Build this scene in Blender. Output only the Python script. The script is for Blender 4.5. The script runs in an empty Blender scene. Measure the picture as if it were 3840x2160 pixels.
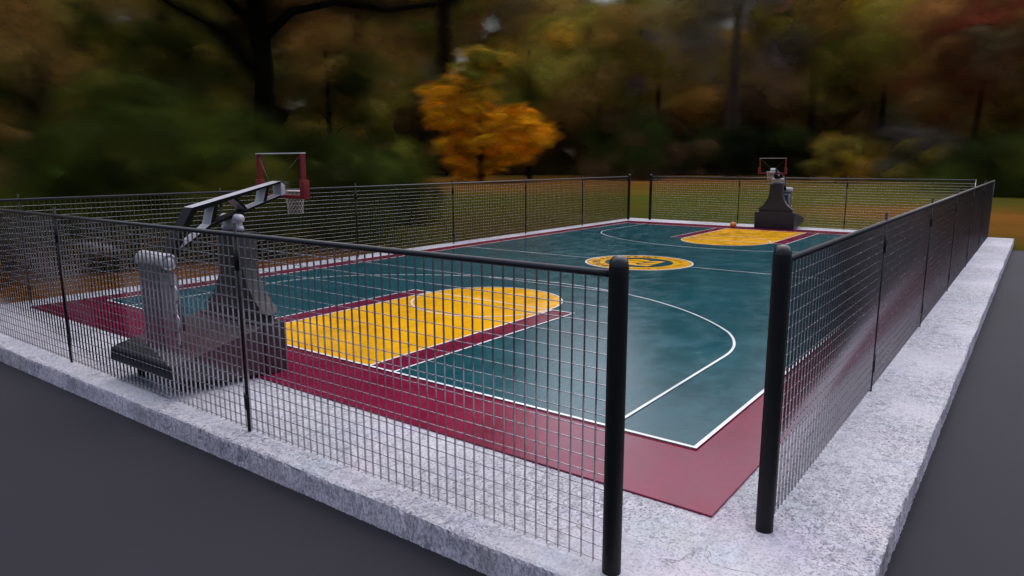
import bpy, bmesh, math, random
from mathutils import Vector, Matrix
random.seed(7)
rad = math.radians
sc = bpy.context.scene
C = sc.collection

# ------------------------------------------------------------------ camera
CAM = Vector((10.5617, -7.5496, 3.3767)); YAW, PIT, ROL = -0.6428, -0.1786, -0.0024
FPX = 2613.755                      # focal length in pixels of a 3840 wide frame
fw = Vector((math.cos(PIT)*math.sin(YAW), math.cos(PIT)*math.cos(YAW), math.sin(PIT)))
rt = Vector((math.cos(YAW), -math.sin(YAW), 0)); up = rt.cross(fw)
rt, up = math.cos(ROL)*rt + math.sin(ROL)*up, -math.sin(ROL)*rt + math.cos(ROL)*up
cd = bpy.data.cameras.new('camera'); cam = bpy.data.objects.new('camera', cd); C.objects.link(cam)
cd.sensor_width = 36; cd.lens = FPX/3840*36; cd.clip_start = .05; cd.clip_end = 3000
M = Matrix((rt, up, -fw)).transposed().to_4x4(); M.translation = CAM
cam.matrix_world = M
sc.camera = cam

def heading(u):                     # compass heading (unit vector on the ground) seen at column u of a 2576 wide picture
    d = fw + rt*((u-1288)*1.4907/FPX); d = Vector((d.x, d.y, 0)); return d.normalized()
def spot(u, dist):
    h = heading(u); return Vector((CAM.x + h.x*dist, CAM.y + h.y*dist, 0))
def elev(y, dist):                  # height of something seen at row y at that distance
    return CAM.z + (408.0-y)/1785.0*dist

# ------------------------------------------------------------------ materials
def mat(name):
    m = bpy.data.materials.new(name); m.use_nodes = True
    nt = m.node_tree; b = nt.nodes['Principled BSDF']; return m, nt, b
def N(nt, t, **kw):
    n = nt.nodes.new(t)
    for k, v in kw.items(): setattr(n, k, v)
    return n
def L(nt, a, b): nt.links.new(a, b)
def coords(nt, scale=(1,1,1), src='Object'):
    tc = N(nt, 'ShaderNodeTexCoord'); mp = N(nt, 'ShaderNodeMapping'); mp.inputs['Scale'].default_value = scale
    L(nt, tc.outputs[src], mp.inputs['Vector']); return mp.outputs['Vector']
def noise(nt, vec, scale, detail=4, rough=.55):
    n = N(nt, 'ShaderNodeTexNoise'); n.inputs['Scale'].default_value = scale
    n.inputs['Detail'].default_value = detail; n.inputs['Roughness'].default_value = rough
    L(nt, vec, n.inputs['Vector']); return n.outputs['Fac']
def ramp(nt, fac, stops):
    r = N(nt, 'ShaderNodeValToRGB'); e = r.color_ramp.elements
    while len(e) < len(stops): e.new(.5)
    for i, (p, c) in enumerate(stops):
        e[i].position = p; e[i].color = (*c, 1) if len(c) == 3 else c
    L(nt, fac, r.inputs['Fac']); return r.outputs['Color']
def mixc(nt, fac, a, b, mode='MIX'):
    m = N(nt, 'ShaderNodeMix', data_type='RGBA', blend_type=mode)
    if isinstance(fac, float): m.inputs['Factor'].default_value = fac
    else: L(nt, fac, m.inputs['Factor'])
    for s, v in (('A', a), ('B', b)):
        k = [i for i in m.inputs if i.name == s and i.type == 'RGBA'][0]
        if isinstance(v, tuple): k.default_value = (*v, 1)
        else: L(nt, v, k)
    return [o for o in m.outputs if o.type == 'RGBA'][0]
def mth(nt, op, a, b=None, clamp=False):
    m = N(nt, 'ShaderNodeMath', operation=op, use_clamp=clamp)
    for i, v in enumerate((a, b)):
        if v is None: continue
        if isinstance(v, (int, float)): m.inputs[i].default_value = v
        else: L(nt, v, m.inputs[i])
    return m.outputs[0]
def bump(nt, b, h, strength, dist):
    n = N(nt, 'ShaderNodeBump'); n.inputs['Strength'].default_value = strength; n.inputs['Distance'].default_value = dist
    L(nt, h, n.inputs['Height']); L(nt, n.outputs['Normal'], b.inputs['Normal'])

def plain(name, col, rough=.5, metal=0, spec=.5, var=.12, scale=9, bmp=0.0):
    m, nt, b = mat(name); v = coords(nt)
    f = noise(nt, v, scale)
    lo = tuple(c*(1-var) for c in col); hi = tuple(min(1, c*(1+var)) for c in col)
    L(nt, ramp(nt, f, [(.3, lo), (.7, hi)]), b.inputs['Base Color'])
    r = mth(nt, 'MULTIPLY_ADD', f, .2 if rough > .2 else .06); nt.nodes[-1].inputs[2].default_value = rough-.1 if rough > .2 else rough-.09
    L(nt, r, b.inputs['Roughness'])
    b.inputs['Metallic'].default_value = metal; b.inputs['Specular IOR Level'].default_value = spec
    if bmp: bump(nt, b, noise(nt, v, scale*12, 3), bmp, .002)
    return m

def court_paint(name, col, spec=.20):
    m, nt, b = mat(name); v = coords(nt, src='Object')
    big = noise(nt, v, .35, 3); vs = coords(nt, (.75, .5, 1)); patch = noise(nt, vs, 2.4, 6, .7)
    f = mth(nt, 'ADD', mth(nt, 'MULTIPLY', big, .5), mth(nt, 'MULTIPLY', patch, .5))
    lo = tuple(c*.82 for c in col); hi = tuple(min(1, c*1.18) for c in col)
    L(nt, ramp(nt, f, [(.40, lo), (.60, hi)]), b.inputs['Base Color'])
    L(nt, ramp(nt, patch, [(.38, (.09,)*3), (.62, (.20,)*3)]), b.inputs['Roughness'])
    b.inputs['Specular IOR Level'].default_value = spec
    g = noise(nt, v, 32, 3, .6)
    bump(nt, b, g, .34, .006)
    return m
m_maroon = court_paint('maroon_court_paint', (.168, .007, .034))
m_teal = court_paint('teal_court_paint', (.0045, .068, .085))
m_yellow = court_paint('yellow_court_paint', (.86, .42, .006), .3)
m_line = court_paint('white_line_paint', (.80, .81, .83), .3)

def concrete(name, side=False):
    m, nt, b = mat(name); v = coords(nt)
    blotch = noise(nt, v, .55, 4, .6)
    fine = noise(nt, v, 22, 6, .75)
    v2 = coords(nt, (1, 1, .45) if side else (1, .7, 1))
    sp = N(nt, 'ShaderNodeTexVoronoi', feature='F1'); sp.inputs['Scale'].default_value = 17
    wv = N(nt, 'ShaderNodeVectorMath', operation='ADD')
    nn = N(nt, 'ShaderNodeTexNoise'); nn.inputs['Scale'].default_value = 14; L(nt, v, nn.inputs['Vector'])
    sm = N(nt, 'ShaderNodeVectorMath', operation='SCALE'); sm.inputs['Scale'].default_value = .09
    L(nt, nn.outputs['Color'], sm.inputs[0]); L(nt, v2, wv.inputs[0]); L(nt, sm.outputs[0], wv.inputs[1])
    L(nt, wv.outputs[0], sp.inputs['Vector'])
    # pitted zones fade in and out over the slab
    zone = ramp(nt, noise(nt, v, .42, 3, .5), [(.38, (.42,)*3), (.54, (1,)*3)])
    gr = noise(nt, v2, 38, 3, .7)
    rnd = mth(nt, 'MULTIPLY', sp.outputs['Color'], .46)
    pits = mth(nt, 'LESS_THAN', sp.outputs['Distance'], rnd)
    pits = mth(nt, 'MULTIPLY', pits, ramp(nt, noise(nt, v, 3, 2), [(.38, (0,)*3), (.50, (1,)*3)]))
    grain = ramp(nt, gr, [(.36, (1,)*3), (.46, (0,)*3)])
    mott = ramp(nt, noise(nt, v2, 9, 5, .75), [(.36, (.8,)*3), (.55, (0,)*3)])
    dark = mth(nt, 'MULTIPLY', mth(nt, 'MAXIMUM', mth(nt, 'MAXIMUM', pits, grain), mott), zone)
    k_ = 1.30 if side else .84  # side faces painted paler in place of light that misses them
    base = ramp(nt, blotch, [(.30, (.62*k_, .615*k_, .66*k_)), (.50, (.70*k_, .69*k_, .74*k_)), (.72, (.77*k_, .76*k_, .79*k_))])
    base = mixc(nt, mth(nt, 'MULTIPLY', ramp(nt, noise(nt, v, 1.3, 2), [(.55, (0,)*3), (.75, (1,)*3)]), .35), base, (.56, .60, .76))
    if side:
        base = mixc(nt, 1.0, base, (1.0, .885, .90), 'MULTIPLY')  # tint painted in to offset the blue skylight on the side
        st = coords(nt, (.5, .5, .12)); base = mixc(nt, mth(nt, 'MULTIPLY', ramp(nt, noise(nt, st, 1.4, 4, .6), [(.53, (0,)*3), (.66, (1,)*3)]), .7), base, (.28, .225, .17))
        sg = noise(nt, coords(nt, (1, 1, .5)), 40, 2, .8)
        base = mixc(nt, mth(nt, 'MULTIPLY', ramp(nt, sg, [(.40, (1,)*3), (.52, (0,)*3)]), .6), base, (.16, .14, .17))
    else:
        hue = N(nt, 'ShaderNodeTexNoise'); hue.inputs['Scale'].default_value = 1.1; hue.inputs['Detail'].default_value = 3; L(nt, v, hue.inputs['Vector'])
        base = mixc(nt, mth(nt, 'MULTIPLY', ramp(nt, noise(nt, v, .33, 1), [(.48, (0,)*3), (.62, (1,)*3)]), .22), base, hue.outputs['Color'], 'OVERLAY')
        sg = noise(nt, v, 33, 2, .75)
        base = mixc(nt, mth(nt, 'MULTIPLY', mth(nt, 'MULTIPLY', ramp(nt, sg, [(.375, (1,)*3), (.45, (0,)*3)]), .9), zone), base, (.07, .068, .085))
    base = mixc(nt, mth(nt, 'MULTIPLY', fine, .35), base, (.46, .455, .50))
    base = mixc(nt, mth(nt, 'MULTIPLY', dark, (.78 if not side else .62)), base, (.15, .145, .18))
    cw = N(nt, 'ShaderNodeVectorMath', operation='ADD')
    n3 = N(nt, 'ShaderNodeTexNoise'); n3.inputs['Scale'].default_value = 2.2; n3.inputs['Detail'].default_value = 6; L(nt, v, n3.inputs['Vector'])
    s3 = N(nt, 'ShaderNodeVectorMath', operation='SCALE'); s3.inputs['Scale'].default_value = 1.3
    L(nt, n3.outputs['Color'], s3.inputs[0]); L(nt, v, cw.inputs[0]); L(nt, s3.outputs[0], cw.inputs[1])
    cv = N(nt, 'ShaderNodeTexVoronoi', feature='DISTANCE_TO_EDGE'); cv.inputs['Scale'].default_value = .6
    L(nt, cw.outputs[0], cv.inputs['Vector'])
    crack = mth(nt, 'MULTIPLY', ramp(nt, cv.outputs['Distance'], [(.001, (1,)*3), (.009, (0,)*3)]),
                ramp(nt, noise(nt, v, .8, 2), [(.50, (0,)*3), (.55, (1,)*3)]))
    base = mixc(nt, mth(nt, 'MULTIPLY', crack, .6), base, (.14, .14, .16))
    L(nt, base, b.inputs['Base Color']); b.inputs['Roughness'].default_value = .85
    b.inputs['Specular IOR Level'].default_value = .25
    h = mth(nt, 'SUBTRACT', mth(nt, 'MULTIPLY', fine, .7), mth(nt, 'ADD', dark, mth(nt, 'MULTIPLY', crack, 1.5)))
    bump(nt, b, h, .6, .012)
    return m
m_conc = concrete('pitted_concrete'); m_conc_side = concrete('rough_lightened_concrete_edge', True)

m_asph, nt, b = mat('dark_tarmac'); v = coords(nt)
L(nt, ramp(nt, noise(nt, v, .25, 4), [(.3, (.0155, .0145, .0205)), (.7, (.0205, .0195, .027))]), b.inputs['Base Color'])
b.inputs['Roughness'].default_value = .75; b.inputs['Specular IOR Level'].default_value = .25
bump(nt, b, noise(nt, v, 90, 2), .12, .002)

m_grass, nt, b = mat('autumn_meadow'); v = coords(nt)
vs = coords(nt, (1, 1, 1))
n1 = noise(nt, v, .055, 3, .5); n2 = noise(nt, v, .16, 4, .55); n3 = noise(nt, v, 1.2, 3)
at_ = N(nt, 'ShaderNodeAttribute', attribute_name='turf_colour')
c = mixc(nt, mth(nt, 'MULTIPLY', ramp(nt, n2, [(.45, (0,)*3), (.65, (1,)*3)]), .35), at_.outputs['Color'], (.060, .032, .009))
c = mixc(nt, mth(nt, 'MULTIPLY', ramp(nt, n1, [(.40, (1,)*3), (.60, (0,)*3)]), .35), c, (.032, .042, .006))
c = mixc(nt, mth(nt, 'MULTIPLY', n3, .25), c, (.014, .014, .005))
L(nt, c, b.inputs['Base Color']); b.inputs['Roughness'].default_value = 1; b.inputs['Specular IOR Level'].default_value = 0
bump(nt, b, n3, .3, .05)

m_black = plain('black_powder_coat', (.008, .0075, .009), .5, spec=.25)
m_rail = plain('black_rail_paint', (.016, .015, .019), .38, spec=.55)
m_bar = plain('polished_dark_steel_bar', (.40, .38, .40), .19, metal=1.0, var=.08, scale=30)
m_wire = plain('bright_galvanised_wire', (.50, .48, .50), .25, metal=1.0, var=.1, scale=30)
m_pad = plain('charcoal_vinyl_padding', (.026, .024, .028), .5, spec=.35, var=.12, scale=3, bmp=.06)
m_box = plain('charcoal_moulded_cover', (.030, .028, .032), .5, spec=.35, var=.12, scale=3, bmp=.06)
m_white = plain('pale_grey_enamel', (.46, .455, .49), .42, var=.06)
m_grey = plain('grey_enamel', (.115, .111, .125), .42, var=.08)
m_armblack = plain('gloss_black_arm_side', (.004, .004, .004), .55, spec=.12)
m_red = plain('red_backboard_padding', (.17, .009, .013), .55, spec=.3, var=.12, scale=6)
m_trim = plain('white_backboard_trim', (.62, .60, .62), .45, var=.05)
m_net = plain('off_white_net_cord', (.36, .35, .35), .8, var=.1)
m_brace = plain('dark_grey_brace_paint', (.07, .07, .075), .5)
m_steel = plain('brushed_steel', (.55, .54, .55), .3, metal=1)
m_rubber = plain('black_rubber', (.015, .015, .015), .8)
m_bark = plain('dark_bark', (.016, .012, .009), .95, spec=.05, var=.5, scale=3)
m_palebark = plain('pale_brown_bark', (.075, .055, .038), .95, spec=.05, var=.35, scale=2)

m_glass = bpy.data.materials.new('clear_backboard_sheet'); m_glass.use_nodes = True
nt = m_glass.node_tree; nt.nodes.clear(); o = N(nt, 'ShaderNodeOutputMaterial')
t = N(nt, 'ShaderNodeBsdfTransparent'); g = N(nt, 'ShaderNodeBsdfGlossy'); g.inputs['Roughness'].default_value = .05
t.inputs['Color'].default_value = (.97, .97, .97, 1); g.inputs['Color'].default_value = (.6, .6, .6, 1)
mx = N(nt, 'ShaderNodeMixShader'); mx.inputs[0].default_value = .05
L(nt, t.outputs[0], mx.inputs[1]); L(nt, g.outputs[0], mx.inputs[2]); L(nt, mx.outputs[0], o.inputs[0])

m_ball, nt, b = mat('orange_ball_rubber'); v = coords(nt)
L(nt, ramp(nt, noise(nt, v, 40, 2), [(.3, (.62, .15, .012)), (.7, (.78, .22, .016))]), b.inputs['Base Color'])
b.inputs['Roughness'].default_value = .5; bump(nt, b, noise(nt, v, 160, 1), .3, .002)

# soft leaf masses: each puff carries its own colour and fades out towards its rim
def foliage(name, streak=(1.1, 1.1, 2.2), amount=.7, soft=1.0):
    m = bpy.data.materials.new(name); m.use_nodes = True
    nt = m.node_tree; nt.nodes.clear(); o = N(nt, 'ShaderNodeOutputMaterial')
    ca = N(nt, 'ShaderNodeAttribute', attribute_name='leaf_colour'); fa = N(nt, 'ShaderNodeAttribute', attribute_name='leaf_cover')
    v = coords(nt, streak)
    n = noise(nt, v, 1.0, 2, .62)
    col = mixc(nt, mth(nt, 'MULTIPLY', ramp(nt, n, [(.30, (1,)*3), (.62, (0,)*3)]), .3), ca.outputs['Color'], (0, 0, 0))
    a = mth(nt, 'MULTIPLY', fa.outputs['Fac'], soft)
    a = mth(nt, 'MULTIPLY', a, mth(nt, 'ADD', mth(nt, 'MULTIPLY', n, 1.5*amount), 1-.75*amount), clamp=True)
    d = N(nt, 'ShaderNodeBsdfDiffuse'); L(nt, col, d.inputs['Color'])
    tl = N(nt, 'ShaderNodeBsdfTranslucent'); L(nt, col, tl.inputs['Color'])
    m1 = N(nt, 'ShaderNodeMixShader'); m1.inputs[0].default_value = .5
    L(nt, d.outputs[0], m1.inputs[1]); L(nt, tl.outputs[0], m1.inputs[2])
    tr = N(nt, 'ShaderNodeBsdfTransparent'); m2 = N(nt, 'ShaderNodeMixShader')
    L(nt, a, m2.inputs[0]); L(nt, tr.outputs[0], m2.inputs[1]); L(nt, m1.outputs[0], m2.inputs[2]); L(nt, m2.outputs[0], o.inputs[0])
    return m
m_leaf = foliage('hazy_leaf_mass'); m_leaf_far = foliage('hazy_far_leaf_mass', (.30, .30, .62), .7)

# ------------------------------------------------------------------ mesh helpers
class MB:
    def __init__(s): s.v = []; s.f = []; s.mi = []; s.sm = []
    def add(s, vs, fs, mi=0, sm=False):
        o = len(s.v); s.v += [tuple(p) for p in vs]
        for f in fs: s.f.append(tuple(i+o for i in f)); s.mi.append(mi); s.sm.append(sm)
        return s
    def box(s, x0, x1, y0, y1, z0, z1, mi=0):
        vs = [(x, y, z) for z in (z0, z1) for y in (y0, y1) for x in (x0, x1)]
        return s.add(vs, [(0,2,3,1), (4,5,7,6), (0,1,5,4), (2,6,7,3), (0,4,6,2), (1,3,7,5)], mi)
    def tube(s, p, q, r, n=8, r2=None, caps=True, mi=0):
        p, q = Vector(p), Vector(q); d = (q-p).normalized(); r2 = r if r2 is None else r2
        a = d.orthogonal().normalized() if abs(d.z) < .99 else Vector((1, 0, 0)); bb = d.cross(a).normalized(); a = bb.cross(d)
        vs = []
        for c, rr in ((p, r), (q, r2)):
            for i in range(n):
                t = 2*math.pi*(i+.5)/n; vs.append(c + a*rr*math.cos(t) + bb*rr*math.sin(t))
        s.add(vs, [(i, (i+1) % n, n+(i+1) % n, n+i) for i in range(n)], mi, n > 4)
        if caps: s.add(vs, [tuple(reversed(range(n))), tuple(range(n, 2*n))], mi)
        return s
    def path(s, pts, rs, n=8, mi=0):
        pts = [Vector(p) for p in pts]; vs = []
        for i, p in enumerate(pts):
            d = (pts[min(i+1, len(pts)-1)] - pts[max(i-1, 0)]).normalized()
            a = d.cross(Vector((.31, .95, .02))).normalized(); bb = d.cross(a)
            r = rs[i] if isinstance(rs, (list, tuple)) else rs
            vs += [p + a*r*math.cos(2*math.pi*k/n) + bb*r*math.sin(2*math.pi*k/n) for k in range(n)]
        fs = [(i*n+k, i*n+(k+1) % n, (i+1)*n+(k+1) % n, (i+1)*n+k) for i in range(len(pts)-1) for k in range(n)]
        s.add(vs, fs, mi, True)
        s.add(vs, [tuple(reversed(range(n))), tuple(range((len(pts)-1)*n, len(pts)*n))], mi)
        return s
    def lathe(s, c, prof, n=24, axis='z', mi=0, sm=True):
        c = Vector(c); vs = []
        for r, h in prof:
            for k in range(n):
                t = 2*math.pi*k/n; a, bb = r*math.cos(t), r*math.sin(t)
                vs.append(c + (Vector((a, bb, h)) if axis == 'z' else Vector((h, a, bb))))
        fs = [(i*n+k, i*n+(k+1) % n, (i+1)*n+(k+1) % n, (i+1)*n+k) for i in range(len(prof)-1) for k in range(n)]
        return s.add(vs, fs, mi, sm)
    def prism_x(s, poly, x0, x1, mi=0, edge_mi=None):       # polygon in (y, z) pushed along x
        n = len(poly); vs = [(x0, y, z) for y, z in poly] + [(x1, y, z) for y, z in poly]
        s.add(vs, [tuple(reversed(range(n))), tuple(range(n, 2*n))], mi)
        for i in range(n):
            e = mi if edge_mi is None else (edge_mi[i] if isinstance(edge_mi, (list, tuple)) else edge_mi)
            s.add(vs, [(i, (i+1) % n, n+(i+1) % n, n+i)], e)
        return s
    def prism_y(s, poly, y0, y1, mi=0):                      # polygon in (x, z)
        n = len(poly); vs = [(x, y0, z) for x, z in poly] + [(x, y1, z) for x, z in poly]
        return s.add(vs, [tuple(range(n)), tuple(reversed(range(n, 2*n)))] + [(i, n+i, n+(i+1) % n, (i+1) % n) for i in range(n)], mi)
    def sheet(s, poly, z, mi=0):
        return s.add([(x, y, z) for x, y in poly], [tuple(range(len(poly)))], mi)
    def build(s, name, mats, parent=None, fix=True, bevel=0, seg=2):
        me = bpy.data.meshes.new(name); me.from_pydata(s.v, [], s.f)
        for m in (mats if isinstance(mats, (list, tuple)) else [mats]): me.materials.append(m)
        me.polygons.foreach_set('material_index', s.mi); me.polygons.foreach_set('use_smooth', s.sm)
        if fix or bevel:
            bm = bmesh.new(); bm.from_mesh(me)
            bmesh.ops.remove_doubles(bm, verts=bm.verts, dist=1e-5)
            if fix: bmesh.ops.recalc_face_normals(bm, faces=bm.faces)
            if bevel:
                es = [e for e in bm.edges if len(e.link_faces) == 2 and e.calc_face_angle(0) > .5]
                bmesh.ops.bevel(bm, geom=es, offset=bevel, segments=seg, profile=.6, affect='EDGES')
                for f in bm.faces: f.smooth = True
            bm.to_mesh(me); bm.free()
            if bevel: me.set_sharp_from_angle(angle=rad(32))
        me.update()
        o = bpy.data.objects.new(name, me); C.objects.link(o)
        if parent is not None: o.parent = parent
        return o
def tag(o, label=None, cat=None, group=None, kind=None):
    if label: o['label'] = label
    if cat: o['category'] = cat
    if group: o['group'] = group
    if kind: o['kind'] = kind
    return o
def thing(name, loc=(0, 0, 0), rz=0, **kw):
    o = bpy.data.objects.new(name, None); C.objects.link(o); o.location = loc; o.rotation_euler = (0, 0, rz)
    o.empty_display_size = .2
    return tag(o, **kw)
def copy_tree(o, parent=None):
    c = o.copy(); C.objects.link(c)
    if parent is not None: c.parent = parent
    for ch in list(o.children): copy_tree(ch, c)
    return c

# ------------------------------------------------------------------ ground, slab
GZ = -.30
def ring_sheet(name, poly, z, m, cuts):
    me = bpy.data.meshes.new(name); bm = bmesh.new()
    bm.faces.new([bm.verts.new((x, y, z)) for x, y in poly]); bm.to_mesh(me); bm.free()
    me.materials.append(m); o = bpy.data.objects.new(name, me); C.objects.link(o); return o
def on_ground(u, y, z=0.0):
    d = fw + rt*((u-1288)*1.4907/FPX) - up*((y-724.5)*1.4907/FPX); return CAM + d*((z-CAM.z)/d.z)
GREEN, OLIVE, RUST, BROWN, DARK = (.040, .074, .008), (.044, .050, .008), (.20, .066, .015), (.10, .045, .012), (.020, .024, .006)
patches = [(1600, 468, 26, RUST), (1780, 455, 34, RUST), (1640, 520, 9, GREEN), (1850, 500, 14, GREEN), (2060, 480, 24, GREEN), (2250, 475, 26, GREEN), (2240, 530, 7, RUST), (2400, 540, 8, RUST), (2540, 560, 7, RUST), (2560, 500, 16, BROWN),
           (2380, 470, 26, OLIVE), (1450, 520, 8, BROWN), (1330, 500, 12, OLIVE), (1250, 560, 5, BROWN), (1120, 520, 9, OLIVE), (1000, 560, 6, DARK), (820, 600, 4, DARK), (700, 650, 2.6, BROWN), (560, 655, 3, RUST), (420, 670, 3, RUST), (250, 700, 3.2, RUST), (100, 700, 3.5, RUST), (-50, 700, 4, RUST), (-200, 700, 5, RUST), (700, 590, 4, DARK), (1950, 545, 5, OLIVE), (2080, 555, 4, GREEN)]
pw = [(on_ground(u, y, GZ), r, c) for u, y, r, c in patches]
me = bpy.data.meshes.new('grass_meadow'); vs = []; fs = []; cs = []; NA = 240
radii = [2*1.06**i for i in range(112)]
for r_ in radii:
    for k in range(NA):
        t = 2*math.pi*k/NA; x, y = CAM.x + r_*math.cos(t), CAM.y + r_*math.sin(t); vs.append((x, y, GZ-.02))
        wsum = .25; c = [v*.25 for v in OLIVE]
        for p, rr, pc in pw:
            d2 = ((x-p.x)**2 + (y-p.y)**2)/(rr*rr)
            if d2 < 9: g_ = math.exp(-d2*.7)*1.5; wsum += g_; c = [a_+g_*b_ for a_, b_ in zip(c, pc)]
        cs += [c[0]/wsum, c[1]/wsum, c[2]/wsum, 1]
for i in range(len(radii)-1): fs += [(i*NA+k, i*NA+(k+1) % NA, (i+1)*NA+(k+1) % NA, (i+1)*NA+k) for k in range(NA)]
fs.append(tuple(reversed(range(NA))))
me.from_pydata(vs, [], fs); me.materials.append(m_grass); ac = me.attributes.new('turf_colour', 'FLOAT_COLOR', 'POINT'); ac.data.foreach_set('color', cs)
meadow = bpy.data.objects.new('grass_meadow', me); C.objects.link(meadow)
tag(meadow, 'olive and rust autumn meadow beyond the court', kind='structure')
tag(ring_sheet('tarmac_ground', [(-9.2, -70), (70, -70), (70, 28.1), (-9.2, 28.1)], GZ, m_asph, 0), 'smooth dark grey tarmac around the raised slab', kind='structure')

SL = [(9.80, -3.07), (9.94, 30.35), (-9.30, 31.15), (-9.40, -3.2)]
mb = MB()
def edge_pts(a, b2, step):
    a, b2 = Vector(a), Vector(b2); n = max(2, int((b2-a).length/step)); nrm = Vector((b2.y-a.y, a.x-b2.x)).normalized()
    return [(a.lerp(b2, i/n), nrm) for i in range(n)]
def edge_pts2(a, b2, c, d, step):
    n = max(2, int((Vector(d)-Vector(c)).length/step)); return [(Vector(a).lerp(Vector(b2), i/n), None) for i in range(n)]
ol = []
for i in range(4):
    st = .035 if i in (3, 0) else .12
    ol += edge_pts(SL[i], SL[(i+1) % 4], st)
random.seed(3); n = len(ol)
rings = []; jit_ = [random.uniform(-1, 1) for _ in ol]
for k, (off, z) in enumerate([(-.035, 0.0), (-.004, -.012), (.0, -.05), (.0, -.20), (.004, -.62)]):
    rg = []
    for ii, (p, nr) in enumerate(ol):
        j = (jit_[ii]*.009 if k < 2 else random.uniform(-.008, .008)) + (.008*math.sin(p.x*3.1+p.y*2.3) if k < 3 else 0); rg.append((p.x+nr.x*(off+j), p.y+nr.y*(off+j), z + (random.uniform(-.008, .003) if k == 1 else 0)))
    rings.append(rg)
vs = [p for r in rings for p in r]
SI = [(x + (-.09 if x > 0 else .09), y + (.09 if y < 10 else -.09)) for x, y in SL]; ins = []
for i in range(4): st = .035 if i in (3, 0) else .12; ins += [(p.x, p.y, 0.0) for p, _ in edge_pts2(SI[i], SI[(i+1) % 4], SL[i], SL[(i+1) % 4], st)]
mb.add([(x, y, 0) for x, y in SI], [(0, 1, 2, 3)], 0)
mb.add(ins + vs[:n], [(i, (i+1) % n, n+(i+1) % n, n+i) for i in range(n)], 0)
for k in range(4):
    mb.add(vs, [(k*n+i, k*n+(i+1) % n, (k+1)*n+(i+1) % n, (k+1)*n+i) for i in range(n)], 0 if k == 0 else 1, k == 0)
slab = mb.build('concrete_slab', [m_conc, m_conc_side], fix=False)
bm = bmesh.new(); bm.from_mesh(slab.data); bmesh.ops.recalc_face_normals(bm, faces=bm.faces); bm.to_mesh(slab.data); bm.free()
if slab.data.polygons[0].normal.z < 0: slab.data.flip_normals()
tag(slab, 'pale pitted concrete slab carrying the court, rough broken edges', kind='structure')

# ------------------------------------------------------------------ court
H, LEN, WO, WI, FT, RC, RCC, T3 = 7.62, 27.4, 2.494, 1.911, 5.532, 1.8385, 1.765, 6.48
AY, AR = 1.09, 7.58
court = MB().box(-8.375, 8.375, -1.43, 29.0, .001, .022).build('court_surface', m_maroon, bevel=.006, seg=1)
tag(court, 'maroon bordered basketball court mat with teal field and yellow keys', kind='structure')
ZF, ZL, ZY, ZW, ZE, ZT = .0265, .0305, .0345, .0385, .0425, .0465
mb = MB().sheet([(-H, 0), (H, 0), (H, LEN), (-H, LEN)], ZF); tag(mb.build('playing_field_paint', m_teal, court), 'teal playing field')
def arc(cx, cy, r, a0, a1, n): return [(cx+r*math.cos(a0+(a1-a0)*i/n), cy+r*math.sin(a0+(a1-a0)*i/n)) for i in range(n+1)]
LW = .046
def band(mb, pts, z, w=LW, closed=False):
    pts = [Vector(p) for p in pts]; n = len(pts); vs = []
    for i, p in enumerate(pts):
        if closed: a, c2 = pts[i-1], pts[(i+1) % n]
        else: a, c2 = pts[max(i-1, 0)], pts[min(i+1, n-1)]
        d1 = (p-a).normalized() if (p-a).length > 1e-9 else (c2-p).normalized(); d2 = (c2-p).normalized() if (c2-p).length > 1e-9 else d1
        t = (d1+d2).normalized(); nr = Vector((-t.y, t.x)); k = w/2/max(.3, nr.dot(Vector((-d1.y, d1.x))))
        vs += [(p.x+nr.x*k, p.y+nr.y*k, z), (p.x-nr.x*k, p.y-nr.y*k, z)]
    m = n if closed else n-1
    mb.add(vs, [(2*i, 2*i+1, 2*((i+1) % n)+1, 2*((i+1) % n)) for i in range(m)])
for end in (0, 1):
    fy = (lambda y: y) if end == 0 else (lambda y: LEN-y)
    nm = 'near' if end == 0 else 'far'
    for sx in (-1, 1):
        x0, x1 = sorted((sx*WI, sx*WO))
        MB().sheet([(x0, fy(0)), (x1, fy(0)), (x1, fy(FT)), (x0, fy(FT))], ZL).build('lane_strip_paint', m_maroon, court)
    a0 = math.acos(min(1, WI/RC)) if WI < RC else 0
    k = MB().sheet([(-WI, fy(0)), (WI, fy(0)), (WI, fy(FT)), (-WI, fy(FT))], ZY)
    k.sheet([(x, fy(y)) for x, y in arc(0, FT, RC, 0, math.pi, 48)], ZY-.0015)
    tag(k.build('key_paint', m_yellow, court), 'yellow key and free throw circle at the %s end' % nm)
    for sx in (-1, 1):
        for xx in (WI, WO):
            m1 = MB(); band(m1, [(sx*xx, fy(.026)), (sx*xx, fy(FT))], ZW); m1.build('lane_line', m_line, court)
    m1 = MB(); band(m1, [(-WO-LW/2, fy(FT)), (WO+LW/2, fy(FT))], ZW+.0012); m1.build('free_throw_line', m_line, court)
    m1 = MB(); band(m1, [(x, fy(y)) for x, y in arc(0, FT, RC, 0, 2*math.pi, 96)[:-1]], ZW+.0024, closed=True); m1.build('free_throw_circle', m_line, court)
    a = math.acos(T3/AR)
    f_ = .13; rt_ = arc(0, AY, AR, a+f_, math.pi/2, 50); q0 = Vector((T3, 4.1)); q1 = Vector((T3, 4.98)); q2 = Vector(rt_[0])
    half_ = [(T3, .026)] + [tuple(q0*(1-t)**2 + q1*2*t*(1-t) + q2*t*t) for t in [i/20 for i in range(21)]] + rt_[1:]
    pts = half_ + [(-x, y) for x, y in reversed(half_[:-1])]
    m1 = MB(); band(m1, [(x, fy(y)) for x, y in pts], ZW); m1.build('three_point_line', m_line, court)
m1 = MB(); band(m1, [(-H, 0), (H, 0), (H, LEN), (-H, LEN)], ZW+.0036, w=.052, closed=True); m1.build('boundary_line', m_line, court)
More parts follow.
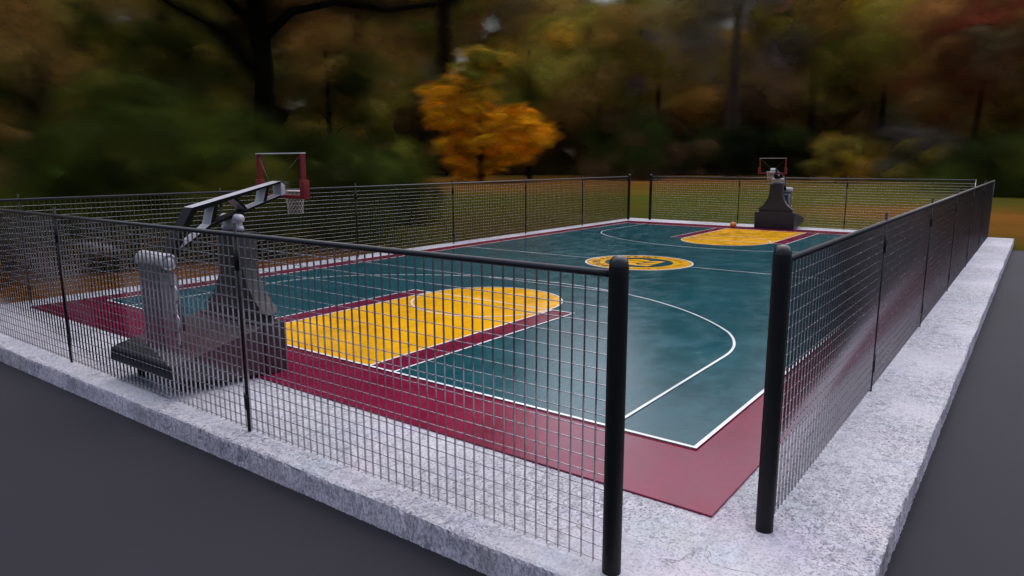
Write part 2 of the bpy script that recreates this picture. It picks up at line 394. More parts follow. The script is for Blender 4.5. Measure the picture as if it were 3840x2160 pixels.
for sx in (-1, 1):
    m1 = MB(); band(m1, [(sx*(H-.03), LEN/2), (sx*(RCC-.02), LEN/2)], ZW); m1.build('halfway_line', m_line, court)
# centre emblem
CY = LEN/2
emb = MB().sheet(arc(0, CY, RCC, 0, 2*math.pi, 128)[:-1], ZY).build('centre_emblem', m_yellow, court)
tag(emb, 'yellow centre circle emblem with ring of lettering and striped R mark')
m1 = MB(); band(m1, arc(0, CY, RCC, 0, 2*math.pi, 128)[:-1], ZW+.0012, w=.075, closed=True); m1.build('centre_circle_line', m_line, emb)
m1 = MB(); band(m1, arc(0, CY, RCC-.048, 0, 2*math.pi, 128)[:-1], ZW+.0024, w=.016, closed=True); m1.build('emblem_outline', m_teal, emb)
MB().sheet(arc(0, CY, 1.135, 0, 2*math.pi, 96)[:-1], ZW).build('emblem_disc', m_teal, emb)
mk = MB()
for o in (0, -.47, -.94):
    upr = [(-.60, .19), (-.60, .34), (-.50, .52), (-.36, .61), (-.16, .63), (.01, .58), (.14, .47), (.20, .36), (.22, .33), (.31, .44), (.46, .55), (.665, .60), (.67, .20)]
    vs = [(x, y+o+.055+CY, ZE) for x, y in upr]
    mk.add(vs, [(0, 1, 2, 3, 4, 5, 6, 7, 8), (0, 8, 9, 10, 11, 12)])
mk.build('emblem_mark', m_yellow, emb)
def text_mesh(ch, size):
    cu = bpy.data.curves.new('letter', 'FONT'); cu.body = ch; cu.size = size; cu.align_x = 'CENTER'; cu.align_y = 'CENTER'
    cu.offset = .006*size/.3; cu.resolution_u = 3
    ob = bpy.data.objects.new('letter', cu); C.objects.link(ob)
    dg = bpy.context.evaluated_depsgraph_get(); me = bpy.data.meshes.new_from_object(ob.evaluated_get(dg))
    bpy.data.objects.remove(ob); bpy.data.curves.remove(cu)
    return me
def ring_text(name, s, size, r, start, step, outward):
    m1 = MB()
    for i, ch in enumerate(s):
        if ch == ' ': continue
        a = start + step*i; t = rad(a)
        me = text_mesh(ch, size); rot = t - math.pi/2 if outward else t + math.pi/2
        cs, sn = math.cos(rot), math.sin(rot)
        m1.add([(r*math.cos(t) + v.co.x*cs - v.co.y*sn, CY + r*math.sin(t) + v.co.x*sn + v.co.y*cs, ZW) for v in me.vertices], [tuple(p.vertices) for p in me.polygons])
        bpy.data.meshes.remove(me)
    return m1.build(name, m_teal, emb, fix=False)
ring_text('emblem_name_lettering', 'REBOUND', .36, 1.42, -84.5, -13.6, True)
ring_text('emblem_name_lettering', 'ACADEMY', .36, 1.42, -184, -14, True)
ring_text('emblem_small_lettering', 'ELITE BASKETBALL TRAINING', .15, 1.42, -75, 6.1, False)

# ------------------------------------------------------------------ fences
RAILZ = 2.52
def fence(name, a, b2, posts, label, ends, wr=.0036):
    a, b2 = Vector((*a, 0)), Vector((*b2, 0)); d = (b2-a); ln = d.length; d.normalize()
    root = thing(name, a, math.atan2(d.y, d.x), label=label, cat='fence', group='wire mesh fences around the court')
    # own x axis runs along the fence
    MB().tube((0, 0, RAILZ), (ln, 0, RAILZ), .031, 12).build('top_rail', m_rail, root)
    stops = [0] + list(posts) + [ln]
    for s0, s1 in zip(stops[:-1], stops[1:]):
        m1 = MB(); x = s0 + .055
        cnt = max(1, round((s1-s0)/.1174)); stp = (s1-s0)/cnt
        for i in range(cnt):
            xx = s0 + stp*(i+.5); m1.box(xx-.0022, xx+.0022, -.011, .011, .03, RAILZ-.02, 1)
        for k in range(19):
            z = .062 + .1284*k; m1.tube((s0+.01, 0, z), (s1-.01, 0, z), wr, 6, caps=False)
        m1.build('mesh_panel', [m_wire, m_bar], root, fix=False)
    for s0 in posts:
        p = MB().tube((s0, 0, -.01), (s0, 0, 2.66), .021, 12).build('post', m_black, root)
        for z0, z1 in ((.29, .49), (2.08, 2.34)):
            MB().lathe((s0, 0, 0), [(.022, z0), (.034, z0+.003), (.034, z1-.003), (.022, z1)], 12).build('sleeve', m_black, p)
    for s0, kind in ends:
        if kind == 'thick':
            pr = [(.079, -.01), (.079, 2.50), (.0795, 2.555), (.076, 2.585)]
            p = MB().lathe((s0, 0, 0), pr, 32).build('gate_post', m_black, root)
            p['label'] = 'thick round black post at the open corner'
            MB().lathe((s0, 0, 0), [(.076, 2.586), (.074, 2.612), (.064, 2.640), (.047, 2.660), (.02, 2.668), (.001, 2.669)], 32).build('post_cap', m_rail, p)
        else:
            MB().tube((s0, 0, -.01), (s0, 0, RAILZ+.03), .012, 8).build('end_rod', m_wire, root)
    return root
na, nb = (8.03, -2.79), (-8.92, -2.83)
fence('court_fence', na, nb, [5.22, 10.49, 15.75], 'black wire mesh fence along the near baseline, in front of the closer hoop', [(0, 'thick'), (16.95, 'end')], .0052)
ra, rb = (8.845, -1.345), (8.97, 30.05)
fence('court_fence', ra, rb, [4.98, 10.1, 15.15, 20.4, 25.55], 'black wire mesh fence along the right sideline, seen almost edge on', [(0, 'thick'), (31.4, 'end')], .0046)
la, lb = (-8.86, 29.98), (-8.90, -2.75)
fence('court_fence', la, lb, [29.98-y for y in (24.69, 19.51, 14.33, 9.14, 3.97, -1.2)], 'black wire mesh fence along the left sideline, in front of the green bushes', [(0, 'thick'), (32.73, 'end')])
fa_, fb = (-7.71, 30.5), (8.26, 30.5)
fence('court_fence', fa_, fb, [5.24, 10.64], 'black wire mesh fence behind the far hoop, with the ball in front', [(0, 'thick'), (15.97, 'end')])

# ------------------------------------------------------------------ hoop (own +y points into the court, origin on the baseline)
hoop = thing('basketball_hoop', (0, 0, .0), 0, label='closer portable basketball hoop, seen from behind through the near fence', cat='basketball hoop', group='portable basketball hoops')
# wedge shaped ballast box
prof = [(-1.335, .05), (-1.335, .83), (-2.70, .545), (-2.80, .50), (-2.82, .32), (-2.72, .29), (-2.25, .17), (-1.9, .09)]
MB().prism_x(prof, -.955, .955).build('ballast_base', m_box, hoop, bevel=.03, seg=3)
for sx in (-1, 1):
    wl = MB().lathe((sx*.62, -2.46, .115), [(.001, -.03), (.10, -.03), (.112, -.015), (.112, .015), (.10, .03), (.001, .03)], 20, axis='x').build('wheel', m_rubber, hoop)
    MB().box(sx*.62-.02, sx*.62+.02, -2.50, -2.42, .115, .26).build('wheel_bracket', m_grey, wl)
    MB().lathe((sx*.62, -1.62, .09), [(.001, -.03), (.08, -.03), (.09, -.015), (.09, .015), (.08, .03), (.001, .03)], 20, axis='x').build('wheel', m_rubber, hoop)
MB().box(-.985, .985, -1.30, -.90, .026, .85).build('base_pad', m_pad, hoop, bevel=.03, seg=3)
MB().box(-.80, .80, -1.24, -.98, .84, .99).build('pad_neck', m_box, hoop)
half = [(.905, .965), (.89, .99), (.70, 1.11), (.56, 1.245), (.43, 1.45), (.35, 1.64), (.315, 1.83), (.305, 2.225)]
MB().prism_y([(x, z) for x, z in half] + [(-x, z) for x, z in reversed(half)], -1.21, -.92).build('column_pad', m_pad, hoop, bevel=.018, seg=2)
MB().box(-.33, .33, -1.23, -.90, 2.226, 2.262).build('column_cap', m_pad, hoop, bevel=.008, seg=1)
def capsule(x0, x1, y, z, r):
    q = []
    for i in range(7): a = math.pi/2*i/6; q.append((max(.0005, r*math.sin(a)), x0+r-r*math.cos(a)))
    for i in range(7): a = math.pi/2*(1-i/6); q.append((max(.0005, r*math.sin(a)), x1-r+r*math.cos(a)))
    return MB().lathe((0, y, z), q, 20, axis='x')
capsule(-.285, .285, -1.12, 2.322, .055).build('arm_roller', m_white, hoop)
MB().box(-.19, .19, -1.19, -1.05, 2.33, 2.47).build('roller_block', m_white, hoop, bevel=.02)
capsule(-.30, .30, -1.12, 2.485, .073).build('arm_roller', m_white, hoop)
# rear mast
cyl = MB().lathe((0, -2.42, 1.93), [(.001, -.40), (.10, -.40), (.128, -.385), (.128, .385), (.118, .40), (.098, .40), (.094, .36), (.075, .36), (.07, .405), (.04, .418), (.001, .42)], 28, axis='x')
piv = cyl.build('mast_pivot', m_white, hoop)
mast = MB().box(-.34, .34, -2.54, -2.36, .56, 1.90)
ms = mast.build('rear_mast', m_grey, hoop, bevel=.02)
fr = MB()
fr.box(-.33, .33, -2.362, -2.32, 1.66, 1.74); fr.box(-.33, .33, -2.362, -2.32, .64, .72)
for sx in (-1, 1): fr.box(sx*.29-.04, sx*.29+.04, -2.362, -2.32, .72, 1.66)
fr.build('mast_frame', m_white, ms)
for sx in (-1, 1):
    for zc in (1.45, 1.0):
        m1 = MB(); m1.path([(sx*.335, -2.40, zc+.12), (sx*.40, -2.37, zc+.12), (sx*.425, -2.36, zc+.06), (sx*.425, -2.36, zc-.08), (sx*.40, -2.37, zc-.14), (sx*.335, -2.40, zc-.14)], .012, 8); m1.build('handle', m_steel, ms)
    m1 = MB().tube((sx*.26, -2.30, 1.72), (sx*.26, -2.22, .84), .035, 12); m1.build('gas_strut', m_grey, ms)
# arm truss
arm = MB(); WA = .13
def bar(poly, e, w=WA): arm.prism_x(poly, -w, w, 0, e)
topc = [(-1.85, 2.697), (-.235, 3.065), (-.235, 3.028), (-.525, 2.966), (-1.485, 2.708), (-1.80, 2.628)]
bar(topc, [1, 1, 1, 1, 1, 0])
bar([(-1.852, 2.693), (-1.802, 2.626), (-2.10, 2.085), (-2.36, 1.90), (-2.40, 1.98), (-2.285, 2.005)], [0, 1, 0, 0, 0, 0], WA-.002)
bar([(-2.10, 2.083), (-1.843, 2.235), (-1.574, 2.42), (-1.515, 2.392), (-2.30, 1.90), (-2.30, 1.96)], [1, 1, 0, 0, 0, 0], WA-.004)
bar([(-1.576, 2.422), (-1.476, 2.452), (-.945, 2.616), (-.53, 2.747), (-.234, 2.836), (-.234, 2.802), (-.92, 2.583), (-1.517, 2.394)], [1, 0, 1, 1, 0, 0, 0, 0], WA)
bar([(-1.485, 2.707), (-1.415, 2.726), (-1.478, 2.453), (-1.572, 2.424)], [0, 0, 0, 1], WA-.006)
bar([(-1.142, 2.800), (-1.078, 2.817), (-.90, 2.632), (-.945, 2.618)], [0, 1, 0, 1], WA-.006)
bar([(-.527, 2.964), (-.465, 2.980), (-.53, 2.748), (-.60, 2.726)], [0, 0, 0, 1], WA-.006)
armo = arm.build('arm_truss', [m_armblack, m_white], hoop, fix=False)
bm = bmesh.new(); bm.from_mesh(armo.data); bmesh.ops.recalc_face_normals(bm, faces=bm.faces); bm.to_mesh(armo.data); bm.free()
bk = MB()
vs = [(-.125, -.233, 2.81), (.125, -.233, 2.81), (.125, -.233, 3.055), (-.125, -.233, 3.055), (-.09, -.13, 2.83), (.09, -.13, 2.83), (.09, -.13, 2.99), (-.09, -.13, 2.99)]
bk.add(vs, [(0, 1, 2, 3), (7, 6, 5, 4), (0, 4, 5, 1), (1, 5, 6, 2), (2, 6, 7, 3), (3, 7, 4, 0)])
bk.build('board_bracket', m_white, hoop, bevel=.01)
# backboard
fr = MB().box(-.586, .586, -.150, -.138, 2.84, 3.526).build('backboard', m_glass, hoop)
for sx in (-1, 1): MB().box(sx*.62-.020, sx*.62+.020, -.18, -.085, 2.80, 3.525).build('side_pad', m_red, fr, bevel=.006, seg=1)
MB().box(-.645, .645, -.185, -.08, 3.527, 3.545).build('top_trim', m_trim, fr)
MB().box(-.60, .60, -.195, -.068, 2.772, 2.832).build('bottom_pad', m_red, fr, bevel=.012)
for sx in (-1, 1):
    MB().box(sx*.632-.054, sx*.632+.054, -.195, -.068, 2.768, 3.085).build('corner_pad', m_red, fr, bevel=.014)
    MB().tube((sx*.57, -.165, 3.47), (sx*.09, -.30, 3.03),   .0045, 6).build('board_brace', m_brace, hoop)
# ring and net
RX, RY, RZ_, RR = 0, .125, 2.885, .185
m1 = MB(); n = 36
pr = []
vs = []
for i in range(n):
    a = 2*math.pi*i/n; c0 = Vector((RR*math.cos(a), RY+RR*math.sin(a), RZ_)); rd = Vector((math.cos(a), math.sin(a), 0))
    for k in range(8): t = 2*math.pi*k/8; vs.append(c0 + rd*.010*math.cos(t) + Vector((0, 0, .010*math.sin(t))))
m1.add(vs, [(i*8+k, ((i+1) % n)*8+k, ((i+1) % n)*8+(k+1) % 8, i*8+(k+1) % 8) for i in range(n) for k in range(8)], 0, True)
m1.box(-.07, .07, -.135, -.05, 2.86, 2.90); m1.box(-.09, .09, -.136, -.120, 2.79, 2.92)
rim = m1.build('ring', m_steel, hoop)
m1 = MB(); rows = 9; cols = 14
def npnt(i, j):
    t = j/rows; r = RR*(1-.28*min(1, t*1.5)) ; a = 2*math.pi*(i + .5*(j % 2))/cols
    return Vector((r*math.cos(a), RY + r*math.sin(a), RZ_ - .006 - t*.395))
for j in range(rows):
    for i in range(cols):
        p = npnt(i, j); q1 = npnt(i if j % 2 == 0 else i+1, j+1); q0 = npnt(i-1 if j % 2 == 0 else i, j+1)
        m1.tube(p, q1, .0032, 4, caps=False); m1.tube(p, q0, .0032, 4, caps=False)
m1.build('net', m_net, rim, fix=False)
far = copy_tree(hoop); far.location = (0, LEN+.38, 0); far.rotation_euler = (0, 0, math.pi)
far['label'] = 'farther portable basketball hoop, facing the camera beside the orange ball'

# ------------------------------------------------------------------ ball
R_B = .157
ball = thing('basketball', (-1.80, 27.92, .022+R_B), 0, label='orange basketball resting on the maroon border left of the far hoop', cat='basketball')
bm = bmesh.new(); bmesh.ops.create_uvsphere(bm, u_segments=32, v_segments=20, radius=R_B)
me = bpy.data.meshes.new('ball_skin'); bm.to_mesh(me); bm.free(); me.materials.append(m_ball)
me.polygons.foreach_set('use_smooth', [True]*len(me.polygons))
o = bpy.data.objects.new('ball_skin', me); C.objects.link(o); o.parent = ball
m1 = MB(); rot = Matrix.Rotation(.5, 3, 'X') @ Matrix.Rotation(.6, 3, 'Y')
def seam(f): m1.path([rot @ (f(2*math.pi*i/40).normalized()*R_B) for i in range(41)], .004, 5)
seam(lambda a: Vector((math.cos(a), math.sin(a), 0))); seam(lambda a: Vector((math.cos(a), 0, math.sin(a))))
for s in (-1, 1): seam(lambda a: Vector((.62*math.cos(a), .8*s*(.78+.22*math.cos(2*a)), .78*math.sin(a))))
m1.build('seams', m_rubber, ball)

# ------------------------------------------------------------------ woodland
class Puffs:
    def __init__(s): s.v = []; s.f = []; s.a = []; s.c = []
    def puff(s, p, rx, rz, col, face, tilt=.5, dens=1.0):
        f = Vector((face.x + random.uniform(-tilt, tilt), face.y + random.uniform(-tilt, tilt), random.uniform(-.3, .5))).normalized()
        a = Vector((0, 0, 1)).cross(f).normalized(); bb = f.cross(a); o = len(s.v); n = 9
        roll = random.uniform(-.35, .35); a, bb = a*math.cos(roll)+bb*math.sin(roll), bb*math.cos(roll)-a*math.sin(roll)
        s.v.append(p + f*rx*.16); s.a.append(dens); s.c.append(col)
        wob = [random.uniform(.75, 1.2) for _ in range(n)]
        for q, al, dep in ((.32, .72, .12), (.66, .24, .03), (1.0, 0.0, -.12)):
            for k in range(n):
                t = 2*math.pi*k/n; s.v.append(p + (a*rx*math.cos(t) + bb*rz*math.sin(t))*q*wob[k] + f*rx*dep); s.a.append(al*dens); s.c.append(col)
        s.f += [(o, o+1+k, o+1+(k+1) % n) for k in range(n)]
        for r_ in (0, 1):
            b0 = o+1+r_*n; s.f += [(b0+k, b0+n+k, b0+n+(k+1) % n, b0+(k+1) % n) for k in range(n)]
    def build(s, name, parent=None, m=None):
        me = bpy.data.meshes.new(name); me.from_pydata([tuple(x) for x in s.v], [], s.f); me.materials.append(m or m_leaf)
        at = me.attributes.new('leaf_cover', 'FLOAT', 'POINT'); at.data.foreach_set('value', s.a)
        ac = me.attributes.new('leaf_colour', 'FLOAT_COLOR', 'POINT'); ac.data.foreach_set('color', [x for c in s.c for x in (*c, 1)])
        me.polygons.foreach_set('use_smooth', [True]*len(me.polygons)); me.update()
        o = bpy.data.objects.new(name, me); C.objects.link(o)
        if parent is not None: o.parent = parent
        return o
def soft_path(pf, pts, rs, col, face, wide=1.75, dens=.9):
    pts = [Vector(p) for p in pts]
    for i in range(len(pts)-1):
        ln = (pts[i+1]-pts[i]).length; k = max(1, int(ln/(max(rs[i], .2)*.55)))
        for j in range(k):
            t = (j+random.random())/k; r = rs[i]*(1-t)+rs[i+1]*t; p = pts[i].lerp(pts[i+1], t)
            pf.puff(p + Vector((random.uniform(-.12, .12)*r, random.uniform(-.12, .12)*r, 0)) + face*r*.6, r*wide, r*wide*1.1, jit(col, .2), face, .25, dens)
def jit(c, k=.25):
    b_ = 1 + random.uniform(-k, k); return tuple(max(0, x*b_*(1+random.uniform(-.12, .12))) for x in c)
def crown(pf, centre, rx, rz, n, pals, size, face, dens=.85, hollow=.35, flat=.7, low=False):
    """leaf clumps through an uneven ellipsoid: top light painted in as slightly brighter colour, some clumps darkened at random"""
    lobes = [(Vector((random.uniform(-.55, .55), random.uniform(-.55, .55), random.uniform(-.5, .6))), random.uniform(.35, .6)) for _ in range(7)]
    if low: lobes += [(Vector((random.uniform(-.7, .7), random.uniform(-.4, .4), random.uniform(-.95, -.6))), random.uniform(.3, .45)) for _ in range(5)]
    for _ in range(int(n*.62)):
        l, lr = random.choice(lobes)
        d = Vector((random.gauss(0, 1), random.gauss(0, 1), random.gauss(0, 1))).normalized()*random.uniform(hollow, 1)**.6*lr
        q = l + d
        p = centre + Vector((q.x*rx, q.y*rx, q.z*rz))
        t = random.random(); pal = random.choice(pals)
        sh = .95 + .1*q.z + random.uniform(-.2, .2)  # light from above painted into the leaf colour, plus random spread
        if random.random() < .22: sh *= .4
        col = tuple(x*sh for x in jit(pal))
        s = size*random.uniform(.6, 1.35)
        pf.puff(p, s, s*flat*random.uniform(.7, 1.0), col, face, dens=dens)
DKG = (.042, .054, .012); GRN = (.070, .092, .014); YGR = (.15, .15, .020); OLV = (.29, .22, .04); BRN = (.35, .20, .05)
ORG = (1.0, .40, .012); AMB = (1.0, .55, .02); YEL = (.50, .30, .03); RED = (.17, .045, .022); RUS = (.26, .13, .034); DBR = (.16, .10, .045); GRY = (.20, .16, .13); LBR = (.60, .38, .10)
def tree(name, u, d, ytop, ybot, wpx, pals, label, n=90, size=None, trunk=None, limbs=(), bark=None, cat='tree', group='autumn trees beyond the court', tr=None, dens=.85, flat=.7, two=None):
    base = spot(u, d); zt = elev(ytop, d); zb = max(GZ+.3, elev(ybot, d)); w = wpx/1753.0*d/2
    root = thing(name, (base.x, base.y, GZ), 0, label=label, cat=cat, group=group)
    face = Vector((CAM.x-base.x + 6, CAM.y-base.y + 6, 0)).normalized() * -1 * -1
    pf = Puffs(); cz = (zt+zb)/2-GZ; rz = (zt-zb)/2
    sz = (size or max(.9, w*.30))*1.75
    crown(pf, Vector((0, 0, cz)), w*1.0, rz*1.02, n, pals, sz, face, dens, flat=flat, low=trunk is False and cat != 'tree')
    if cat == 'bush': crown(pf, Vector((0, 0, cz)), w*1.15, rz*1.1, n//2, pals, sz*1.3, face, dens*.6, flat=flat, low=True)
    if two: crown(pf, Vector((0, 0, cz + rz*two[0])), w*two[1], rz*.5, n//3, two[2], sz*.9, face, dens, flat=flat)
    r = (tr or max(.12, (zt-GZ)*.011))
    if trunk is not False:
        m1 = MB(); ht = zb-GZ + (zt-zb)*.72; k = random.uniform(-.3, .3)
        pts = [Vector((k*math.sin(i*.9), k*.7*math.cos(i*1.3)-k*.7, ht*i/7-.25)) for i in range(8)]
        m1.path(pts, [(.12 if d > 80 else .14)*r*(1.35 if i == 0 else 1.0-.115*i) for i in range(8)], 10)
        for j in range(0 if d > 80 else 4):
            p0 = pts[3+j % 4]; an = j*2.4 + k*9; ln = w*random.uniform(.25, .4)
            e = p0 + Vector((math.cos(an)*ln, math.sin(an)*ln, rz*random.uniform(.15, .3)))
            mid = p0.lerp(e, .5) + Vector((0, 0, rz*.06)); m1.path([p0, mid, e], [r*.32, r*.2, r*.06], 6)
        t_ = m1.build('trunk', bark or m_bark, root)
        sp = Puffs(); soft_path(sp, pts, [r*(1.3-.1*i) for i in range(8)], (.014, .011, .008) if bark is None else (.10, .075, .055), face, 2.6, .42); sp.build('bark_blur_puffs', t_)  # bark-coloured puffs added round the thin core to blur the trunk edge
    for lp in limbs:
        m1 = MB(); m1.path([Vector(q) for q in lp[0]], lp[1], 10); m1.build('limb', bark or m_bark, root)
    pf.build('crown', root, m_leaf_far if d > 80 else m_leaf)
    return root
random.seed(11)
# far wood behind everything: one uncountable mass
pf = Puffs()
for i in range(1300):
    u = random.uniform(-1300, 3900); d = random.uniform(205, 240)
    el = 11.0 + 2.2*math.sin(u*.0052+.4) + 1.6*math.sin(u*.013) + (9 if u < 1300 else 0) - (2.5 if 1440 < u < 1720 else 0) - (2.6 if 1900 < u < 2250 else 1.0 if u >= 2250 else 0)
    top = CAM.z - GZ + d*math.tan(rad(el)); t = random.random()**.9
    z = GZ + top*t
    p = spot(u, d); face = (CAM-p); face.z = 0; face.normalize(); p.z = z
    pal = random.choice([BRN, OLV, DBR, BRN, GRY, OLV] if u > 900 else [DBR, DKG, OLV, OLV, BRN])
    pf.puff(p, random.uniform(11, 18), random.uniform(7.5, 11), tuple(x*(.4+.6*t)*(1.5 if u < 1000 else 1) for x in jit(pal)), face, .3, 1.7)  # painted shade: colour darkens towards the foot, lifted at left against shadow
for i in range(420):
    u = -1300 + 5200*(i+random.random())/420; d = random.uniform(205, 238); p = spot(u, d); face = (CAM-p); face.z = 0; face.normalize(); p.z = random.uniform(0, 16)
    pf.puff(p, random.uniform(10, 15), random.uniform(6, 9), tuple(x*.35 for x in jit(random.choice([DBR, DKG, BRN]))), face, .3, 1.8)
for i in range(420):
    t_ = YAW + math.pi + random.uniform(-2.45, 2.45); d = random.uniform(190, 240); q = random.random()
    p = Vector((CAM.x + math.sin(t_)*d, CAM.y + math.cos(t_)*d, GZ + q*(36 + 14*math.sin(t_*5)))); face = Vector((CAM.x-p.x, CAM.y-p.y, 0)).normalized()
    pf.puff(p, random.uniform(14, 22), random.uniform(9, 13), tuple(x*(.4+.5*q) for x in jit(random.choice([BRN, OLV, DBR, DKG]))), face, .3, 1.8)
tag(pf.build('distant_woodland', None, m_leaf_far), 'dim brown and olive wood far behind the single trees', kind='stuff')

def T(*a, **k): return tree(*a, **k)
# left
T('autumn_tree', -120, 52, -800, 300, 480, [LBR, BRN, OLV], 'brown and yellow leaved tree at the far left edge of the picture', n=120)
T('autumn_tree', 150, 56, -800, 330, 480, [OLV, LBR, BRN, RUS], 'tall dim brown tree left of the green bushes', n=120)
oak = T('oak_tree', 695, 46, -1350, 60, 1500, [LBR, OLV, LBR, BRN, RUS], 'huge old oak with a black trunk and long level limb', n=420, size=2.3, trunk=False, flat=.62,
  limbs=())
zz = lambda y: elev(y, 46)-GZ
hr = heading(695); side = Vector((-hr.y, hr.x, 0))*-1        # to the right as seen from the court
px = 46/1753.0
def ok(dx, y, dep=0): return side*(dx*px) + hr*dep + Vector((0, 0, zz(y)))
of = Vector((-hr.x, -hr.y, 0)); OKP = [ok(-8, 500), ok(0, 400), ok(-2, 300), ok(5, 200), ok(-2, 110), ok(-12, 20), ok(-20, -120), ok(-6, -300)]; OKR = [2.3, 1.9, 1.65, 1.5, 1.55, 1.2, .9, .4]
m1 = MB(); m1.path(OKP, [r*.36 for r in OKR], 14)
m1.build('trunk', m_bark, oak)
opf = Puffs(); OKC = (.012, .009, .006); soft_path(opf, OKP, OKR, OKC, of, 2.0, .55)
for pts, rs in (([ok(0, 130), ok(70, 62), ok(170, 34), ok(290, 44), ok(420, 20), ok(560, -30)], [1.0, .85, .7, .58, .45, .2]),
                ([ok(-5, 100), ok(-70, 40), ok(-160, -10), ok(-280, -60)], [.9, .7, .55, .3]),
                ([ok(0, 60), ok(60, -60), ok(160, -160, 2)], [.6, .45, .2]),
                ([ok(-5, 220), ok(-70, 130, -2), ok(-160, 90, -3), ok(-240, 40, -3)], [.42, .34, .25, .1])):
    MB().path(pts, [r*.3 for r in rs], 10).build('limb', m_bark, oak); soft_path(opf, pts, rs, OKC, of, 2.1, .55)
opf.build('bark_blur_puffs', oak)  # added bark-coloured puffs that soften the oak's trunk and limb outlines
T('autumn_tree', 470, 62, -800, 260, 560, [OLV, LBR, YGR, GRN], 'dark olive tree behind the bushes left of the oak', n=130)
T('autumn_tree', 930, 66, -560, 330, 460, [BRN, OLV, RUS, BRN], 'brown tree right of the oak trunk', n=130)
T('autumn_tree', 850, 58, 40, 400, 330, [OLV, BRN, DKG], 'small dim olive tree in the shade right of the oak trunk', n=80)
T('autumn_tree', 1130, 187, -620, 300, 420, [OLV, BRN, YGR], 'olive brown tree behind the orange tree', n=120)
# green bushes behind the left fence
GB = 'green bushes behind the left fence'
T('green_bush', 40, 31, 330, 600, 330, [DBR, DKG, BRN], 'dim brown bush at the left end behind the fence', n=60, cat='bush', group=GB, trunk=False)
T('green_bush', 250, 29, 300, 620, 320, [DKG, GRN, GRN], 'dark green bush left of the big green one', n=100, cat='bush', group=GB, trunk=False)
T('green_bush', 440, 33, 215, 600, 380, [GRN, YGR, GRN, DKG], 'largest yellow green bush left of the oak trunk', n=170, cat='bush', group=GB, trunk=False)
T('green_bush', 650, 29, 370, 630, 300, [GRN, YGR, DKG], 'low green bush behind the backboard', n=90, cat='bush', group=GB, trunk=False)
T('green_bush', 850, 34, 310, 600, 330, [DKG, GRN, DKG], 'dark green bush right of the oak trunk', n=120, cat='bush', group=GB, trunk=False)
T('green_bush', 1000, 44, 355, 540, 240, [DKG, GRN, YGR], 'dark green bush left of the orange tree', n=80, cat='bush', group=GB, trunk=False)
_spare = T('green_bush', -170, 34, 330, 620, 300, [DKG, DBR, GRN], 'dark bush outside the left edge', n=40, cat='bush', group=GB, trunk=False)
for _o in list(_spare.children_recursive) + [_spare]: bpy.data.objects.remove(_o)   # wholly outside the frame
T('leafy_tree', 480, 50, 60, 420, 330, [GRN, DKG, OLV, YGR], 'slender dim green tree rising behind the bushes left of the oak', n=110)
# the orange tree
T('orange_tree', 1212, 130, 165, 465, 385, [ORG, (.80, .30, .012), ORG, AMB, (.42, .18, .012)], 'bright orange leaved small tree in the middle of the picture', n=560, size=2.1, flat=.42, tr=.45, two=(.75, .55, [(.16, .15, .018), YEL]))
T('autumn_tree', 1330, 156, 60, 330, 260, [YGR, OLV, YEL], 'yellow green tree just behind the top of the orange tree', n=70)
# right half
T('autumn_tree', 1500, 182, 20, 330, 330, [OLV, BRN, OLV, YGR], 'olive tree right of the orange tree under a bright gap of sky', n=110)
T('autumn_tree', 1640, 192, 10, 300, 300, [BRN, OLV, GRY], 'greyish brown tree between the two far corner posts', n=100)
T('autumn_tree', 1820, 166, -230, 230, 360, [GRY, BRN, DBR, OLV], 'tall grey brown tree with a pale bare trunk', n=120, bark=m_palebark, tr=.8)
T('autumn_tree', 2010, 182, -70, 300, 380, [BRN, OLV, RUS, YEL], 'rust and yellow tree behind the far hoop', n=100)
T('autumn_tree', 2180, 172, 40, 330, 320, [OLV, YGR, BRN], 'olive green tree right of the far hoop', n=110)
T('red_tree', 2410, 161, 60, 360, 300, [RED, RUS, RED, DBR], 'dark red leaved tree near the right edge', n=120)
T('autumn_tree', 2600, 172, -40, 330, 340, [RUS, BRN, OLV], 'rust brown tree at the right edge of the picture', n=110)
T('autumn_tree', 2330, 203, -40, 300, 300, [OLV, RUS, YEL], 'yellow brown tree behind the dark red tree', n=90)
UB = 'low shrubs at the meadow edge'
T('low_shrub', 1560, 151, 290, 432, 300, [DKG, DBR, DKG], 'dark shrub at the foot of the wood right of the orange tree', n=60, cat='shrub', group=UB, trunk=False)
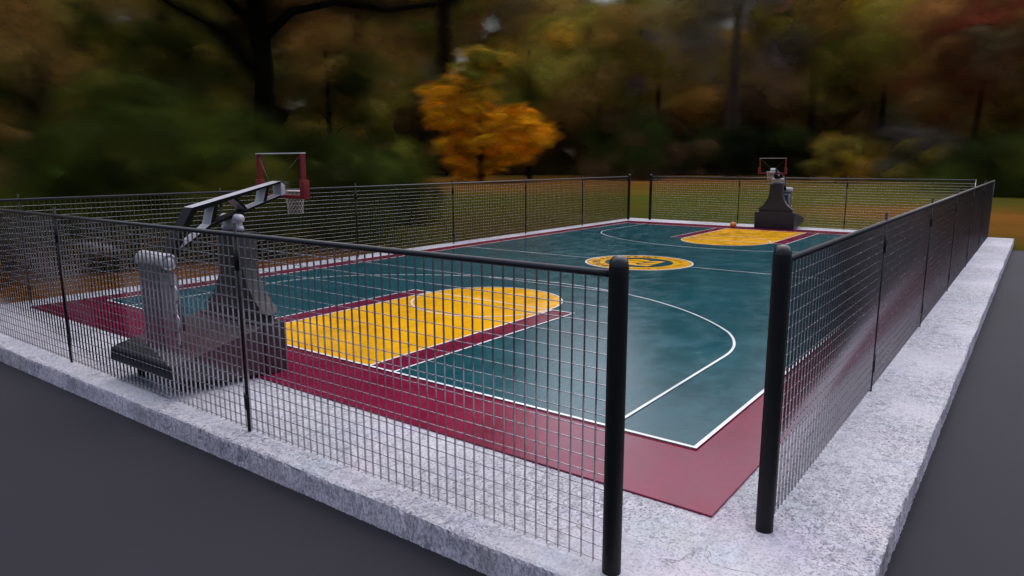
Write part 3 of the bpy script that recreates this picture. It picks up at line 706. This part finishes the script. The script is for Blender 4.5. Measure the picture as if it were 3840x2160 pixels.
T('low_shrub', 1740, 156, 330, 430, 260, [DBR, DKG, (.01, .012, .006)], 'blackish shrub left of the pale trunk', n=50, cat='shrub', group=UB, trunk=False)
T('low_shrub', 1900, 156, 320, 430, 240, [(.012, .014, .007), DKG], 'blackish shrub behind the far backboard', n=50, cat='shrub', group=UB, trunk=False)
T('low_shrub', 2100, 135, 362, 432, 165, [YEL, (.16, .10, .02), OLV], 'rounded yellow shrub right of the far hoop', n=60, size=2.2, cat='shrub', group=UB, trunk=False)
T('low_shrub', 2280, 151, 330, 440, 260, [OLV, DKG, GRY], 'dim olive shrub below the dark red tree', n=50, cat='shrub', group=UB, trunk=False)
T('low_shrub', 2500, 92, 320, 470, 300, [DKG, GRN, DKG], 'dark green shrub at the right edge of the meadow', n=80, cat='shrub', group=UB, trunk=False)

# ------------------------------------------------------------------ light
w = bpy.data.worlds.new('World'); sc.world = w; w.use_nodes = True; nt = w.node_tree
bg = nt.nodes['Background']; sky = N(nt, 'ShaderNodeTexSky', sky_type='NISHITA'); sky.sun_disc = False
SEL, SRO = rad(64), rad(340)
sky.sun_elevation = SEL; sky.sun_rotation = SRO; sky.air_density = 1.2; sky.dust_density = 3.0; sky.ozone_density = 1.0
L(nt, sky.outputs[0], bg.inputs[0]); bg.inputs['Strength'].default_value = .15
sl = bpy.data.lights.new('sun', 'SUN'); sl.energy = 3.0; sl.angle = rad(125); sl.color = (1, .945, .975)
so = bpy.data.objects.new('sun', sl); C.objects.link(so)
dirv = Vector((math.sin(SRO)*math.cos(SEL), math.cos(SRO)*math.cos(SEL), math.sin(SEL)))
so.rotation_euler = dirv.to_track_quat('Z', 'Y').to_euler()

sc.view_settings.view_transform = 'Standard'; sc.view_settings.look = 'None'; sc.view_settings.exposure = 0
cy = sc.cycles
cy.max_bounces = 5; cy.diffuse_bounces = 2; cy.glossy_bounces = 3; cy.transmission_bounces = 4; cy.transparent_max_bounces = 28
cy.use_adaptive_sampling = True; cy.adaptive_threshold = .025
cy.use_denoising = True
cy.caustics_reflective = False; cy.caustics_refractive = False
